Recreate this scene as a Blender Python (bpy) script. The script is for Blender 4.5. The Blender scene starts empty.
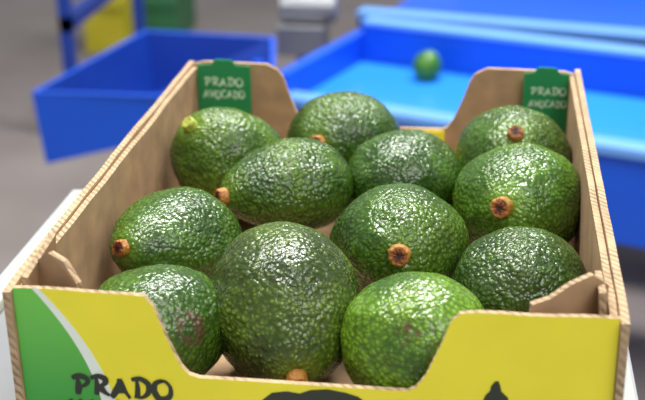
import bpy, bmesh, math, random
from mathutils import Vector, Matrix, noise
random.seed(4)
S=bpy.context.scene
try:
    S.view_settings.view_transform='Standard'
except Exception: pass
R=0.85; TT=0.77
def link(o,p=None):
    S.collection.objects.link(o)
    if p: o.parent=p
    return o
# ---------- materials
class NT:
    def __init__(s,name):
        s.m=bpy.data.materials.new(name); s.m.use_nodes=True
        s.t=s.m.node_tree; s.b=s.t.nodes['Principled BSDF']
    def n(s,ty,**k):
        x=s.t.nodes.new(ty)
        for a,v in k.items(): setattr(x,a,v)
        return x
    def l(s,a,b): s.t.links.new(a,b)
    def set(s,node,key,v):
        if hasattr(v,'links') : s.l(v,node.inputs[key])
        else: node.inputs[key].default_value=v
    def math(s,op,a,b=0.0,clamp=False):
        x=s.n('ShaderNodeMath',operation=op,use_clamp=clamp); s.set(x,0,a); s.set(x,1,b); return x.outputs[0]
    def mix(s,f,a,b):
        x=s.n('ShaderNodeMix',data_type='RGBA'); s.set(x,0,f)
        s.set(x,6,a); s.set(x,7,b); return x.outputs[2]
    def ramp(s,f,stops):
        x=s.n('ShaderNodeValToRGB'); e=x.color_ramp.elements
        while len(e)<len(stops): e.new(0.5)
        for i,(p,c) in enumerate(stops): e[i].position=p; e[i].color=c if len(c)==4 else (*c,1)
        s.l(f,x.inputs[0]); return x.outputs[0]
    def smooth(s,v,lo,hi):
        x=s.n('ShaderNodeMapRange',interpolation_type='SMOOTHSTEP'); s.set(x,0,v)
        x.inputs[1].default_value=lo; x.inputs[2].default_value=hi; return x.outputs[0]
    def bump(s,h,st,d):
        x=s.n('ShaderNodeBump'); x.inputs['Strength'].default_value=st; x.inputs['Distance'].default_value=d
        s.l(h,x.inputs['Height']); s.l(x.outputs[0],s.b.inputs['Normal']); return x
def c4(c): return (*c,1)
def simple(name,c,rough=.5,metal=0,var=.15,scale=8,bump=0):
    t=NT(name); tc=t.n('ShaderNodeTexCoord'); no=t.n('ShaderNodeTexNoise'); no.inputs['Scale'].default_value=scale; no.inputs['Detail'].default_value=5
    t.l(tc.outputs['Object'],no.inputs['Vector'])
    col=t.ramp(no.outputs[0],[(.3,tuple(x*(1-var) for x in c)),(.7,tuple(min(1,x*(1+var)) for x in c))])
    t.l(col,t.b.inputs['Base Color']); t.b.inputs['Roughness'].default_value=rough; t.b.inputs['Metallic'].default_value=metal
    if bump: t.bump(no.outputs[0],.4,bump)
    return t.m
def kraft(name,c,edge=False):
    t=NT(name); tc=t.n('ShaderNodeTexCoord')
    no=t.n('ShaderNodeTexNoise'); no.inputs['Scale'].default_value=60; no.inputs['Detail'].default_value=8
    t.l(tc.outputs['Object'],no.inputs['Vector'])
    col=t.ramp(no.outputs[0],[(.3,tuple(x*.78 for x in c)),(.7,tuple(x*1.15 for x in c))])
    if edge:
        w=t.n('ShaderNodeTexWave',bands_direction='DIAGONAL'); w.inputs['Scale'].default_value=125; w.inputs['Distortion'].default_value=2.5
        w.inputs['Detail'].default_value=2; w.inputs['Detail Scale'].default_value=3
        t.l(tc.outputs['Object'],w.inputs['Vector'])
        f=t.smooth(w.outputs['Fac'],.1,.6)
        n3=t.n('ShaderNodeTexNoise'); n3.inputs['Scale'].default_value=35; t.l(tc.outputs['Object'],n3.inputs['Vector'])
        f=t.math('MAXIMUM',f,t.smooth(n3.outputs[0],.42,.68))
        col=t.mix(f,c4(tuple(x*.5 for x in c)),col)
        t.bump(w.outputs['Fac'],.4,.0006)
    else: t.bump(no.outputs[0],.3,.0004)
    t.l(col,t.b.inputs['Base Color']); t.b.inputs['Roughness'].default_value=.85
    return t.m
KR=kraft('kraft_cardboard',(.43,.27,.145)); KE=kraft('corrugated_edge',(.50,.345,.20),True)
YE=(.96,.84,.035)
def front_print():
    t=NT('printed_front'); tc=t.n('ShaderNodeTexCoord'); sp=t.n('ShaderNodeSeparateXYZ'); t.l(tc.outputs['Object'],sp.inputs[0])
    X=sp.outputs[0]; Z=sp.outputs[2]
    q=t.math('MULTIPLY',Z,-1)
    cv=t.math('ADD',t.math('MULTIPLY',q,.80),t.math('MULTIPLY',t.math('MULTIPLY',q,q),-5.5))
    d=t.math('SUBTRACT',X,t.math('ADD',cv,-.127))
    wid=t.math('ADD',t.math('MULTIPLY',q,.06),.0035)
    isw=t.math('GREATER_THAN',d,0.0); isy=t.math('GREATER_THAN',d,wid)
    no=t.n('ShaderNodeTexNoise'); no.inputs['Scale'].default_value=25; t.l(tc.outputs['Object'],no.inputs['Vector'])
    g=t.ramp(t.smooth(q,-.01,.07),[(0,(.18,.60,.08)),(1,(.05,.36,.05))])
    y=t.ramp(no.outputs[0],[(.3,tuple(v*.93 for v in YE)),(.7,YE)])
    col=t.mix(isy,t.mix(isw,g,(.85,.90,.80,1)),y)
    t.l(col,t.b.inputs['Base Color']); t.b.inputs['Roughness'].default_value=.42
    return t.m
FP=front_print(); YM=simple('yellow_print',YE,.45,var=.05); INK=simple('black_ink',(.03,.035,.02),.5); 
GT=simple('green_card',(.015,.25,.08),.45,var=.08); WI=simple('white_ink',(.5,.72,.5),.5)

def avo_mat(name,dark,mid,fleck,fl=.5,scar=None,seed=0,rough=.23,bs=.8):
    t=NT(name); tc=t.n('ShaderNodeTexCoord')
    mp=t.n('ShaderNodeMapping'); mp.inputs['Location'].default_value=(seed*1.3,seed*.7,seed*2.1); t.l(tc.outputs['Object'],mp.inputs[0]); V=mp.outputs[0]
    wn=t.n('ShaderNodeTexNoise'); wn.inputs['Scale'].default_value=160; wn.inputs['Detail'].default_value=2; t.l(V,wn.inputs['Vector'])
    vs=t.n('ShaderNodeVectorMath',operation='SCALE'); t.l(wn.outputs['Color'],vs.inputs[0]); vs.inputs['Scale'].default_value=.003
    va=t.n('ShaderNodeVectorMath',operation='ADD'); t.l(V,va.inputs[0]); t.l(vs.outputs[0],va.inputs[1])
    vo=t.n('ShaderNodeTexVoronoi',feature='SMOOTH_F1'); vo.inputs['Scale'].default_value=430; vo.inputs['Smoothness'].default_value=.35; t.l(va.outputs[0],vo.inputs['Vector'])
    n2=t.n('ShaderNodeTexNoise'); n2.inputs['Scale'].default_value=220; n2.inputs['Detail'].default_value=2; t.l(V,n2.inputs['Vector'])
    big=t.n('ShaderNodeTexNoise'); big.inputs['Scale'].default_value=28; big.inputs['Detail'].default_value=4; t.l(V,big.inputs['Vector'])
    b2=t.n('ShaderNodeTexNoise'); b2.inputs['Scale'].default_value=17; b2.inputs['Detail'].default_value=2; t.l(va.outputs[0],b2.inputs['Vector'])
    h=t.math('SUBTRACT',1.0,t.math('MULTIPLY',vo.outputs['Distance'],1.4))
    h=t.math('MULTIPLY',h,t.math('ADD',t.math('MULTIPLY',t.smooth(b2.outputs[0],.35,.62),.6),.5))
    h=t.math('ADD',h,t.math('MULTIPLY',n2.outputs[0],.9))
    base=t.mix(t.smooth(big.outputs[0],.35,.62),c4(dark),c4(mid))
    yel=t.smooth(b2.outputs[0],.50,.72)
    base=t.mix(t.math('MULTIPLY',yel,.6),base,c4((mid[0]*1.7,mid[1]*1.35,mid[2]*1.1)))
    crev=t.smooth(vo.outputs['Distance'],.25,.7)
    base=t.mix(t.math('MULTIPLY',crev,.55),base,c4(tuple(x*.35 for x in dark)))
    v2=t.n('ShaderNodeTexVoronoi'); v2.inputs['Scale'].default_value=430; t.l(va.outputs[0],v2.inputs['Vector'])
    sp=t.math('SUBTRACT',1.0,t.smooth(v2.outputs['Distance'],.05,.38))
    sc=t.n('ShaderNodeSeparateColor'); t.l(v2.outputs['Color'],sc.inputs[0])
    sp=t.math('MULTIPLY',sp,t.smooth(sc.outputs[0],.15,.8))
    col=t.mix(t.math('MULTIPLY',sp,fl),base,c4(fleck))
    se=t.n('ShaderNodeSeparateXYZ'); t.l(tc.outputs['Object'],se.inputs[0])
    le=t.n('ShaderNodeVectorMath',operation='LENGTH'); 
    cm=t.n('ShaderNodeCombineXYZ'); t.l(se.outputs[0],cm.inputs[0]); t.l(se.outputs[1],cm.inputs[1]); t.l(cm.outputs[0],le.inputs[0])
    near=t.math('MULTIPLY',t.math('SUBTRACT',1.0,t.smooth(le.outputs['Value'],.004,.018)),t.math('GREATER_THAN',se.outputs[2],0.0))
    col=t.mix(t.math('MULTIPLY',near,.45),col,c4((mid[0]*1.9,mid[1]*1.5,mid[2]*1.2)))
    if scar:
        dv=t.n('ShaderNodeVectorMath',operation='DISTANCE'); t.l(tc.outputs['Object'],dv.inputs[0]); dv.inputs[1].default_value=scar[0]
        dd=t.math('ADD',dv.outputs['Value'],t.math('MULTIPLY',t.math('SUBTRACT',big.outputs[0],.5),scar[1]*2.5))
        m=t.math('SUBTRACT',1.0,t.smooth(dd,scar[1]*.5,scar[1]))
        m=t.math('MULTIPLY',m,t.smooth(n2.outputs[0],.42,.56))
        col=t.mix(t.math('MULTIPLY',m,.85),col,(.10,.05,.025,1))
    t.l(col,t.b.inputs['Base Color'])
    ro=t.smooth(n2.outputs[0],.2,.9); ro=t.math('ADD',t.math('MULTIPLY',ro,.12),rough-.03); t.l(ro,t.b.inputs['Roughness'])
    t.b.inputs['Specular IOR Level'].default_value=.55
    t.bump(h,bs,.0009)
    return t.m
def stem_mat():
    t=NT('stem_wood'); tc=t.n('ShaderNodeTexCoord'); se=t.n('ShaderNodeSeparateXYZ'); t.l(tc.outputs['Object'],se.inputs[0])
    cm=t.n('ShaderNodeCombineXYZ'); t.l(se.outputs[0],cm.inputs[0]); t.l(se.outputs[1],cm.inputs[1])
    le=t.n('ShaderNodeVectorMath',operation='LENGTH'); t.l(cm.outputs[0],le.inputs[0])
    no=t.n('ShaderNodeTexNoise'); no.inputs['Scale'].default_value=450; no.inputs['Detail'].default_value=4; t.l(tc.outputs['Object'],no.inputs['Vector'])
    d=t.math('ADD',le.outputs['Value'],t.math('MULTIPLY',t.math('SUBTRACT',no.outputs[0],.5),.004))
    r=t.ramp(t.math('MULTIPLY',d,150),[(0.05,(.03,.008,.003)),(.30,(.09,.018,.005)),(.50,(.26,.065,.012)),(.72,(.45,.18,.03)),(1,(.28,.16,.02))])
    t.l(r,t.b.inputs['Base Color']); t.b.inputs['Roughness'].default_value=.5; t.bump(no.outputs[0],.9,.0015)
    return t.m
STEM=stem_mat(); STEMG=simple('stem_fresh',(.36,.40,.05),.5,var=.3,scale=300)

def meshobj(name,bm,mats,parent=None,smooth=False):
    me=bpy.data.meshes.new(name); bmesh.ops.recalc_face_normals(bm,faces=bm.faces) 
    bm.to_mesh(me); bm.free()
    for m in mats: me.materials.append(m)
    if smooth:
        for p in me.polygons: p.use_smooth=True
    return link(bpy.data.objects.new(name,me),parent)
def boxbm(bm,lo,hi,mi=0,M=None):
    vs=[]
    for z in (lo[2],hi[2]):
        for (x,y) in ((lo[0],lo[1]),(hi[0],lo[1]),(hi[0],hi[1]),(lo[0],hi[1])):
            v=Vector((x,y,z)); vs.append(bm.verts.new(M@v if M else v))
    for f in ((0,3,2,1),(4,5,6,7),(0,1,5,4),(1,2,6,5),(2,3,7,6),(3,0,4,7)):
        bm.faces.new([vs[i] for i in f]).material_index=mi
def cylbm(bm,p0,p1,r,mi=0,n=20):
    p0=Vector(p0);p1=Vector(p1);d=p1-p0
    q=d.to_track_quat('Z','Y').to_matrix().to_4x4()
    res=bmesh.ops.create_cone(bm,cap_ends=True,segments=n,radius1=r,radius2=r,depth=d.length,matrix=Matrix.Translation((p0+p1)/2)@q)
    for v in res['verts']:
        for f in v.link_faces: f.material_index=mi
def bevel(o,w,seg=2):
    m=o.modifiers.new('bevel','BEVEL'); m.width=w; m.segments=seg; m.limit_method='ANGLE'

# ---------- avocados
RV=Vector((.990,.141,0)); UV=Vector((-.055,.384,.922)); TV=Vector((.130,-.913,.3875))
def avocado(c,d,a,b,mat,stem=1,neck=.10,seed=0,fz=1.0,ss=1.0):
    dv=(RV*d[0]+UV*d[1]+TV*d[2]).normalized()
    Q=dv.to_track_quat('Z','Y'); QI=Q.inverted()
    bm=bmesh.new(); NS,NR=96,64; rings=[]
    off=Vector((seed*3.1,seed*1.7,seed*.9))
    def pt(t,ph):
        ax=a*math.cos(t); ra=b*math.sin(t)**.97*(1-neck*math.cos(t)-.04*math.cos(2*t))
        ax-=.0026*math.exp(-(t/.16)**2)
        p=Vector((ra*math.cos(ph),ra*math.sin(ph),ax))
        nn=p.normalized()
        p+=nn*(noise.noise(p*22+off)*.0030+noise.noise(p*70+off)*.0010+noise.noise(p*190+off)*.0005)
        w=Q@p; w.z*=fz
        return QI@w
    top=bm.verts.new(pt(0.0001,0)); bot=bm.verts.new(pt(math.pi-.0001,0))
    for i in range(1,NR):
        t=math.pi*i/NR; rings.append([bm.verts.new(pt(t,2*math.pi*j/NS)) for j in range(NS)])
    for j in range(NS):
        k=(j+1)%NS
        bm.faces.new((top,rings[0][j],rings[0][k])); bm.faces.new((bot,rings[-1][k],rings[-1][j]))
        for i in range(len(rings)-1): bm.faces.new((rings[i][j],rings[i+1][j],rings[i+1][k],rings[i][k]))
    tp=top.co.copy()
    # keep the fruit inside the box walls (soft fruit resting against card)
    if seed<20:
        for v in bm.verts:
            w=Q@v.co+Vector(c)
            w.y=max(w.y,.0036); w.y=min(w.y,.3545); w.x=max(-.1325,min(.1325,w.x)); w.z=max(w.z,-.0752)
            v.co=QI@(w-Vector(c))
    o=meshobj('avocado',bm,[mat],None,True)
    o.rotation_mode='QUATERNION'; o.rotation_quaternion=Q
    o.location=Vector(c)+Vector((0,0,R))
    if stem:
        bm=bmesh.new(); prof=[(0,.0044),(.0014,.0046),(.0028,.0041),(.0034,.0044),(.0040,.0036),(.0043,.0020),(.0044,0),(.0048,-.002),(.0040,-.005)]
        s=ss
        rr=[]; n=32
        for (r,z) in prof[1:]:
            rr.append([bm.verts.new((r*s*math.cos(2*math.pi*j/n)*(1+.16*noise.noise(Vector((j*.6,seed,0)))+.06*math.sin(3*j/n*6.28+seed)),r*s*math.sin(2*math.pi*j/n)*(1+.12*noise.noise(Vector((j*.5,seed,3)))),z*1.2*s+.0012*noise.noise(Vector((j*.6,r*900,seed))))) for j in range(n)])
        c0=bm.verts.new((0,0,prof[0][1]*s))
        for j in range(n):
            k=(j+1)%n; bm.faces.new((c0,rr[0][j],rr[0][k]))
            for i in range(len(rr)-1): bm.faces.new((rr[i][j],rr[i+1][j],rr[i+1][k],rr[i][k]))
        so=meshobj('stem',bm,[STEM if stem==1 else STEMG],o,True); so.location=tp+Vector((0,0,.0004))
    return o
D1=(.026,.075,.007);M1=(.078,.17,.012);F1=(.24,.36,.04)
A=[ # center, dir, a, b, dark, mid, fleck, fl, stem, scar, fz, stemscale
 ((-.0917,.2594,-.034),(-.45,.48,.60),.0440,.0360,(.035,.09,.008),(.10,.20,.014),F1,.35,2,None,.94,1.1),
 ((-.0197,.2990,-.033),(-.42,-.04,.9),.042,.0365,D1,(.065,.15,.012),F1,.4,1,None,.93,1.2),
 ((-.0430,.2034,-.029),(-.84,-.10,.50),.0450,.0315,D1,M1,F1,.45,1,None,.87,1.2),
 ((.0275,.2410,-.036),(.55,.3,-.75),.042,.0345,D1,(.065,.155,.014),F1,.4,0,None,.88,1),
 ((.0950,.2800,-.035),(-.09,.40,.85),.041,.0375,(.027,.072,.010),(.07,.155,.014),F1,.35,1,None,.92,1.15),
 ((.0975,.2052,-.034),(-.36,-.02,.9),.044,.0375,(.040,.11,.008),(.11,.24,.016),(.28,.46,.04),.35,1,None,.88,1.5),
 ((.0312,.1406,-.035),(-.07,-.05,.95),.042,.0375,D1,(.065,.15,.012),(.22,.34,.04),.4,1,None,.87,1.4),
 ((-.0960,.1311,-.036),(-.52,.02,.83),.043,.0335,(.03,.08,.009),(.07,.16,.014),F1,.35,1,None,.87,1.1),
 ((-.0209,.0600,-.036),(.14,-.66,.74),.046,.0368,(.034,.065,.008),(.095,.16,.016),(.32,.38,.05),.65,1,None,1.0,1.25),
 ((.0980,.1073,-.040),(.65,.15,-.7),.041,.0320,(.018,.052,.010),(.045,.105,.014),(.16,.26,.035),.35,0,None,.92,1),
 ((-.0840,.0440,-.041),(-.5,.1,-.8),.039,.0345,(.034,.09,.008),(.09,.19,.014),F1,.4,0,(.50,.02,.7,.010),.88,1),
 ((.0470,.0425,-.041),(.2,.3,-.9),.038,.0365,(.050,.13,.008),(.14,.285,.015),(.33,.50,.05),.40,0,(-.15,.22,.9,.008),.90,1),
]
for i,(c,d,a,b,dk,md,fk,fl,st,sc,fz,ss) in enumerate(A):
    scar=None
    if sc:
        dv=(RV*d[0]+UV*d[1]+TV*d[2]).normalized(); q=dv.to_track_quat('Z','Y')
        w=(RV*sc[0]+UV*sc[1]+TV*sc[2]).normalized()*b*1.02
        scar=(tuple(q.inverted()@w),sc[3])
    avocado(c,d,a,b,avo_mat('avocado_skin_%d'%i,dk,md,fk,fl,scar,i,bs=.55 if i==11 else (1.0 if i==8 else .8)),st,neck=.06 if i in(6,11) else (.16 if i in (0,2,7,8) else .11),seed=i+1,fz=fz,ss=ss)

# ---------- cardboard box (local z=0 at rim)
BX=bpy.data.objects.new('cardboard_box',None); link(BX); BX.location=(0,0,R)
H=-.0795
def panel(name,outline,axis,p0,th,outer,inner,par=BX,edge=KE):
    bm=bmesh.new()
    def P(u,z,k): return (u,p0+k*th,z) if axis=='X' else (p0+k*th,u,z)
    a=[bm.verts.new(P(u,z,0)) for u,z in outline]; b=[bm.verts.new(P(u,z,1)) for u,z in outline]
    f=bm.faces.new(a); f.material_index=0; g=bm.faces.new(b[::-1]); g.material_index=1
    n=len(a)
    for i in range(n):
        bm.faces.new((a[i],b[i],b[(i+1)%n],a[(i+1)%n])).material_index=2
    return meshobj(name,bm,[outer,inner,edge],par)
def jag(u0,z0,u1,z1,n,amp,seed):
    rg=random.Random(seed); return [(u0+(u1-u0)*i/n,z0+(z1-z0)*i/n+rg.uniform(-amp,amp)) for i in range(n+1)]
W=.1365
cut_l=[(-.0745,-.001)]+[(-.0705,-.006),(-.0645,-.024),(-.0595,-.036),(-.056,-.0405),(-.051,-.042)]
cut_r=[(.045,-.0425),(.049,-.0405),(.0535,-.034),(.060,-.018),(.064,-.006),(.068,-.0015)]
top=[(-W,0)]+jag(-.13,.0005,-.08,-.0005,5,.0003,1)+cut_l+cut_r+jag(.075,-.0008,.13,.0,5,.0003,2)+[(W,0)]
panel('front_panel',[(-W,H)]+[(W,H)]+top[::-1],'X',0,.0028,FP,KR)
topb=[(-W,.002),(-.128,.004),(-.082,.003),(-.0745,-.001)]+cut_l[1:]+cut_r[:-1]+[(.068,0),(.076,.004),(.13,.003),(W,.001)]
panel('back_panel',[(-W,H)]+[(W,H)]+topb[::-1],'X',.36,-.0035,YM,KR)
panel('back_liner_flap',[(-.05,H+.006),(.047,H+.006),(.047,-.0435),(-.05,-.0435)],'X',.3562,-.0012,YM,YM,edge=YM)
def side(sg):
    z=jag(.363,.003,.02,.001,14,.0007,5+sg)
    panel('side_wall_outer_%s'%('l' if sg<0 else 'r'),[(-.0025,H),(.363,H)]+z+[(-.0025,-.001)],'Y',sg*.1405,-sg*.0037,YM,KR)
    z=jag(.355,.001,.022,-.001,12,.0008,15+sg)
    panel('side_wall_inner_%s'%('l' if sg<0 else 'r'),[(.005,H+.004),(.355,H+.004)]+z+[(.006,-.003)],'Y',sg*.1363,-sg*.0034,KR,KR)
side(-1); side(1)
bm=bmesh.new(); boxbm(bm,(-.1365,.0035,-.0795),(.1365,.3565,-.0755)); meshobj('bottom_panel',bm,[KR],BX)
def flap(name,pts,th=.0032):
    bm=bmesh.new(); n=len(pts)
    P=[Vector(p) for p in pts]; nr=(P[1]-P[0]).cross(P[2]-P[0]).normalized()*th
    a=[bm.verts.new(p) for p in P]; b=[bm.verts.new(p+nr) for p in P]
    bm.faces.new(a).material_index=0; bm.faces.new(b[::-1]).material_index=0
    for i in range(n): bm.faces.new((a[i],b[i],b[(i+1)%n],a[(i+1)%n])).material_index=1
    return meshobj(name,bm,[KR,KE],BX)
flap('corner_flap_l',[(-.1315,.020,-.05),(-.108,.008,-.05),(-.106,.008,.001),(-.113,.012,.010),(-.121,.0155,.0125),(-.1315,.021,.004)])
flap('corner_flap_r',[(.098,.008,-.05),(.1315,.020,-.05),(.1315,.021,.007),(.124,.018,.013),(.115,.014,.010),(.106,.011,.004),(.098,.008,.002)])
flap('corner_fold_l',[(-.1355,.006,-.03),(-.134,.034,-.03),(-.129,.034,.013),(-.134,.006,.003)],.003)
flap('corner_fold_r',[(.1305,.006,-.03),(.1305,.034,-.03),(.1275,.034,.006),(.1275,.006,.009)],.003)
GL={'P':(.75,[[(.22,0),(.28,.5),(.25,.98)],[(0,.85),(.35,.98),(.68,.86),(.70,.62),(.45,.45),(.2,.42)]]),
'R':(.80,[[(.22,0),(.28,.5),(.25,.98)],[(0,.85),(.35,.98),(.66,.86),(.66,.64),(.45,.50),(.2,.46)],[(.38,.5),(.55,.22),(.82,0)]]),
'A':(.85,[[(.0,0),(.25,.45),(.42,1.0)],[(.40,1.0),(.58,.5),(.85,.02)],[(.10,.34),(.40,.38),(.70,.33)]]),
'D':(.85,[[(.22,.0),(.26,.5),(.24,.92)],[(0,.90),(.40,.98),(.76,.72),(.74,.30),(.45,.02),(.08,.06)]]),
'O':(.85,[[(.42,.97),(.12,.80),(.05,.42),(.22,.06),(.50,.02),(.76,.22),(.80,.62),(.60,.92),(.36,.95)]]),
'V':(.80,[[(0,.98),(.2,.5),(.38,.02)],[(.38,.02),(.58,.5),(.80,1.0)]]),
'C':(.75,[[(.72,.80),(.48,.97),(.18,.82),(.06,.45),(.22,.08),(.48,.02),(.74,.20)]])}
def brush(name,s,x,z,y,h,mat,wt=.16,par=BX,sx=1.0,track=.12):
    bm=bmesh.new(); cx=x; layer=0
    for ci,ch in enumerate(s):
        w,st=GL[ch]; wob=.06*math.sin(ci*2.3)
        for si,pts in enumerate(st):
            P=[Vector((p[0]*h*sx,(p[1]+wob)*h)) for p in pts]
            Q=[]
            for i in range(len(P)-1):
                a=P[max(i-1,0)];b=P[i];c=P[i+1];d=P[min(i+2,len(P)-1)]
                for k in range(5):
                    t=k/5; Q.append(.5*((2*b)+(c-a)*t+(2*a-5*b+4*c-d)*t*t+(-a+3*b-3*c+d)*t**3))
            Q.append(P[-1]); m=len(Q); yy=y-.00001*layer; layer+=1; prev=None
            for i,qv in enumerate(Q):
                tg=(Q[min(i+1,m-1)]-Q[max(i-1,0)]).normalized(); nn=Vector((-tg.y,tg.x))
                f=i/(m-1); ww=h*wt*.5*(.62+.55*math.sin(math.pi*min(1,f*1.15+.1))*(.8+.3*math.sin(ci*3+si*2+f*4)))
                L=bm.verts.new((cx+qv.x+nn.x*ww,yy,z+qv.y+nn.y*ww)); Rr=bm.verts.new((cx+qv.x-nn.x*ww,yy,z+qv.y-nn.y*ww))
                if prev: bm.faces.new((prev[0],prev[1],Rr,L))
                prev=(L,Rr)
        cx+=(w+track)*h*sx
    return meshobj(name,bm,[mat],par)
brush('label_line_1','PRADO',-.1125,-.0548,-.0003,.0105,INK,.27,sx=1.0)
brush('label_line_2','AVOCADO',-.1175,-.0668,-.0003,.0092,INK,.25,sx=.87)
def decal(name,pts,mat,y=-.0003):
    bm=bmesh.new(); vs=[bm.verts.new((x,y,z)) for x,z in pts]; bm.faces.new(vs); 
    r=bmesh.ops.extrude_face_region(bm,geom=bm.faces[:]); bmesh.ops.translate(bm,vec=(0,.00025,0),verts=[v for v in r['geom'] if isinstance(v,bmesh.types.BMVert)])
    return meshobj(name,bm,[mat],BX)
decal('printed_avocado',[(-.022,-.052),(-.017,-.0475),(-.010,-.0462),(-.004,-.047),(.001,-.0448),(.009,-.0438),(.017,-.0450),(.023,-.0468),(.030,-.052),(.034,-.062),(.030,-.072),(.010,-.077),(-.012,-.074),(-.022,-.064)],INK)
decal('printed_leaf',[(.0805,-.042),(.0825,-.0395),(.0828,-.037),(.0845,-.0345),(.0860,-.0342),(.0870,-.0370),(.0875,-.0395),(.0905,-.0425),(.0930,-.052),(.088,-.062),(.081,-.060),(.0775,-.050)],INK)
def tab(x0,x1,name,bz,k=1):
    m=(x0+x1)/2
    pts=[(x0,bz),(x1,bz),(x1,.003),(m+.009,.0035),(m+.006,.0075),(m-.006,.0078),(m-.009,.0038),(x0,.003)]
    bm=bmesh.new(); a=[bm.verts.new((x,.3500,z)) for x,z in pts]; b=[bm.verts.new((x,.3512,z)) for x,z in pts]
    bm.faces.new(a);bm.faces.new(b[::-1])
    for i in range(len(a)): bm.faces.new((a[i],b[i],b[(i+1)%len(a)],a[(i+1)%len(a)]))
    o=meshobj(name,bm,[GT],BX)
    brush(name+'_text_1','PRADO',x0+.005,-.0120,.3496,.0062*k,WI,.24)
    brush(name+'_text_2','AVOCADO',x0+.004,-.0210,.3496,.0058*k,WI,.24,sx=.80)
tab(-.132,-.093,'green_tab_l',-.034); tab(.1015,.1328,'green_tab_r',-.048,.86)

# ---------- packing table
STL=simple('painted_steel_white',(.44,.46,.48),.4,var=.08,scale=5); STG=simple('brushed_steel',(.36,.37,.39),.35,metal=.6,var=.1)
bm=bmesh.new(); boxbm(bm,(-.200,-.45,TT-.004),(.147,.285,TT),1)
boxbm(bm,(-.214,-.46,TT-.045),(-.200,.295,TT+.006)); boxbm(bm,(.147,-.46,TT-.045),(.158,.295,TT)); boxbm(bm,(-.2,.285,TT-.045),(.147,.295,TT)); boxbm(bm,(-.2,-.46,TT-.045),(.147,-.45,TT))
for x in(-.213,.133):
    for y in(-.44,.265): boxbm(bm,(x,y,0),(x+.025,y+.025,TT-.045))
o=meshobj('packing_table',bm,[STL,STG]); bevel(o,.002)

# ---------- floor
def floor_mat():
    t=NT('concrete_floor'); tc=t.n('ShaderNodeTexCoord'); n=t.n('ShaderNodeTexNoise'); n.inputs['Scale'].default_value=1.6; n.inputs['Detail'].default_value=7
    t.l(tc.outputs['Object'],n.inputs['Vector']); col=t.ramp(n.outputs[0],[(.3,(.16,.132,.125)),(.5,(.235,.20,.188)),(.72,(.30,.262,.245))])
    t.l(col,t.b.inputs['Base Color']); t.b.inputs['Roughness'].default_value=.6; t.bump(n.outputs[0],.2,.01); return t.m
bm=bmesh.new(); boxbm(bm,(-6,-3,-.1),(6,10,0)); meshobj('floor',bm,[floor_mat()])
# ---------- blue hopper
BL=simple('blue_paint',(.004,.10,.74),.38,var=.12,scale=3); BL2=simple('blue_paint_bed_glare',(.03,.28,.92),.22,var=.08,scale=2); BLD=simple('blue_paint_dark',(.006,.045,.34),.45,var=.12,scale=3)  # bed blue is lightened so its colour carries the cyan glare
def trough(name,rim,bot,th,mats,extra=None):
    bm=bmesh.new(); c=sum((Vector(p) for p in rim),Vector())/4
    def ins(p,d,dz):
        v=Vector(p); w=(c-v); w.z=0; w.normalize(); return v+w*d*1.41+Vector((0,0,dz))
    ro=[bm.verts.new(p) for p in rim]; bo=[bm.verts.new(p) for p in bot]
    ri=[bm.verts.new(ins(p,th,0)) for p in rim]; bi=[bm.verts.new(ins(p,th,th)) for p in bot]
    for i in range(4):
        k=(i+1)%4
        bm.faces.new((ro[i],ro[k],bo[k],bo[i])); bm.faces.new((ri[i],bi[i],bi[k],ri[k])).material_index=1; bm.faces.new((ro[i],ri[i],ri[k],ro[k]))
    bm.faces.new(bo); bm.faces.new(bi[::-1]).material_index=1
    if extra: extra(bm)
    return meshobj(name,bm,mats)
def hop_legs(bm):
    for (x,y) in((-.34,1.45),(-.36,1.68)): boxbm(bm,(x,y,0),(x+.03,y+.03,.46))
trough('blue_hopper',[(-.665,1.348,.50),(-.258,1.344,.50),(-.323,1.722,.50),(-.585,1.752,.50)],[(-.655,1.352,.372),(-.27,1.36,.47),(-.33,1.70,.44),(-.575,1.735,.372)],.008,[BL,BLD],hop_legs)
# ---------- blue conveyor
M=Matrix.Translation((.30,1.28,0))@Matrix.Rotation(math.radians(-20),4,'Z')
bm=bmesh.new()
boxbm(bm,(-.60,0,.30),(1.6,.022,.462),0,M)
boxbm(bm,(-.60,-.012,.448),(1.6,.026,.464),2,M)
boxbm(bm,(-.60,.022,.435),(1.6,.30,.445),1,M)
boxbm(bm,(-.60,.30,.40),(1.6,.325,.52),0,M)
boxbm(bm,(-.60,.295,.515),(1.6,.335,.525),2,M)
boxbm(bm,(-.62,.0,.34),(-.60,.325,.50),0,M)
for x in(-.55,.4,1.4):
    for y in(.03,.27): boxbm(bm,(x,y,0),(x+.05,y+.04,.40),0,M)
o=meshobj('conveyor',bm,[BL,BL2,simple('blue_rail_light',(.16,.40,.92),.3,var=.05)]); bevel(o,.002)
o=avocado((-.032,1.656,-.38),(.2,.5,.3),.027,.025,avo_mat('young_avocado_skin',(.04,.18,.01),(.07,.26,.015),(.12,.33,.03),.3,None,30,bs=.4),0,seed=30)
o.location.z=.472
M=Matrix.Translation((.30,1.78,0))@Matrix.Rotation(math.radians(-14),4,'Z')
bm=bmesh.new()
boxbm(bm,(-.50,0,.36),(1.6,.03,.50),0,M); boxbm(bm,(-.50,.03,.45),(1.6,.75,.46),1,M); boxbm(bm,(-.50,.75,.36),(1.6,.78,.56),0,M)
boxbm(bm,(-.50,-.01,.495),(1.6,.035,.51),2,M)
for x in(-.45,.5,1.4):
    for y in(.05,.70): boxbm(bm,(x,y,0),(x+.05,y+.04,.40),0,M)
o=meshobj('conveyor',bm,[BLD,BL,bpy.data.materials['blue_rail_light']]); bevel(o,.002)
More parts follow.
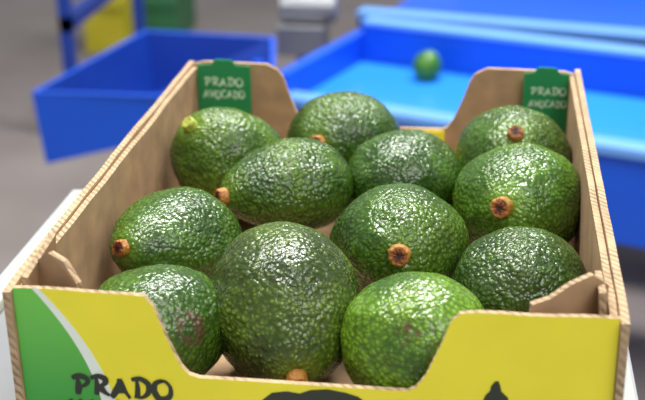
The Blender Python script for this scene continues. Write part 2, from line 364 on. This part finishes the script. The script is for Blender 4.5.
bm=bmesh.new(); boxbm(bm,(-.335,1.80,.44),(-.24,1.88,.50)); cylbm(bm,(-.33,1.84,.53),(-.22,1.84,.53),.03,0); boxbm(bm,(-.30,1.82,0),(-.27,1.85,.44))
o=meshobj('gear_motor',bm,[STG]); bevel(o,.003)
# far items
bm=bmesh.new()
for (x,y) in((-1.02,2.45),(-1.02,3.1)): boxbm(bm,(x,y,0),(x+.03,y+.03,.9))
boxbm(bm,(-1.02,2.45,.86),(-.99,3.13,.9)); boxbm(bm,(-1.02,2.45,.3),(-.99,3.13,.34))
meshobj('machine_frame',bm,[BLD])
def crate(name,x0,y0,x1,y1,h,mat):
    bm=bmesh.new(); t=.015
    boxbm(bm,(x0,y0,0),(x1,y1,.02)); boxbm(bm,(x0,y0,.02),(x1,y0+t,h)); boxbm(bm,(x0,y1-t,.02),(x1,y1,h)); boxbm(bm,(x0,y0+t,.02),(x0+t,y1-t,h)); boxbm(bm,(x1-t,y0+t,.02),(x1,y1-t,h))
    boxbm(bm,(x0-.006,y0-.01,h-.03),(x1+.006,y0,h)); return meshobj(name,bm,[mat])
crate('plastic_crate',-1.25,3.3,-1.12,3.6,.18,simple('yellow_plastic',(.7,.6,.03),.5))
crate('plastic_crate',-1.10,3.42,-.97,3.7,.16,simple('green_plastic',(.03,.16,.06),.5))

# ---------- lights
def area(name,loc,tgt,size,sy,en,col=(1,1,1)):
    l=bpy.data.lights.new(name,'AREA'); l.shape='RECTANGLE'; l.size=size; l.size_y=sy; l.energy=en; l.color=col
    o=bpy.data.objects.new(name,l); link(o); o.location=loc; o.rotation_euler=(Vector(tgt)-Vector(loc)).to_track_quat('-Z','Y').to_euler(); return o
area('skylight_lamp',(.3,1.9,3.2),(0,.5,.8),1.2,.45,120,(1,1,.98))
area('ceiling_lamp',(-.6,.5,2.6),(0,.2,.8),1.0,.2,34,(1,.99,.95))
area('ceiling_lamp',(1.0,-.9,2.6),(0,.2,.8),1.5,1.0,32,(1,.98,.94))
w=bpy.data.worlds.new('hall_ambient'); S.world=w; w.use_nodes=True; w.node_tree.nodes['Background'].inputs[0].default_value=(.92,.95,1,1); w.node_tree.nodes['Background'].inputs[1].default_value=.42

# ---------- camera
p=math.radians(22.8); az=math.radians(8.1)
r0=Vector((math.cos(az),math.sin(az),0)); fh=Vector((-math.sin(az),math.cos(az),0))
fw=fh*math.cos(p)+Vector((0,0,-math.sin(p))); u0=fh*math.sin(p)+Vector((0,0,math.cos(p)))
r=(r0-u0*.0152).normalized(); u=(u0+r0*.0152).normalized(); bk=-fw
Mx=Matrix(((r.x,u.x,bk.x,.075),(r.y,u.y,bk.y,-.471),(r.z,u.z,bk.z,R+.25),(0,0,0,1)))
cd=bpy.data.cameras.new('camera'); cd.sensor_width=36; cd.lens=67.4; cd.clip_start=.02
co=bpy.data.objects.new('camera',cd); link(co); co.matrix_world=Mx; S.camera=co
cd.dof.use_dof=True; cd.dof.focus_distance=.63; cd.dof.aperture_fstop=9
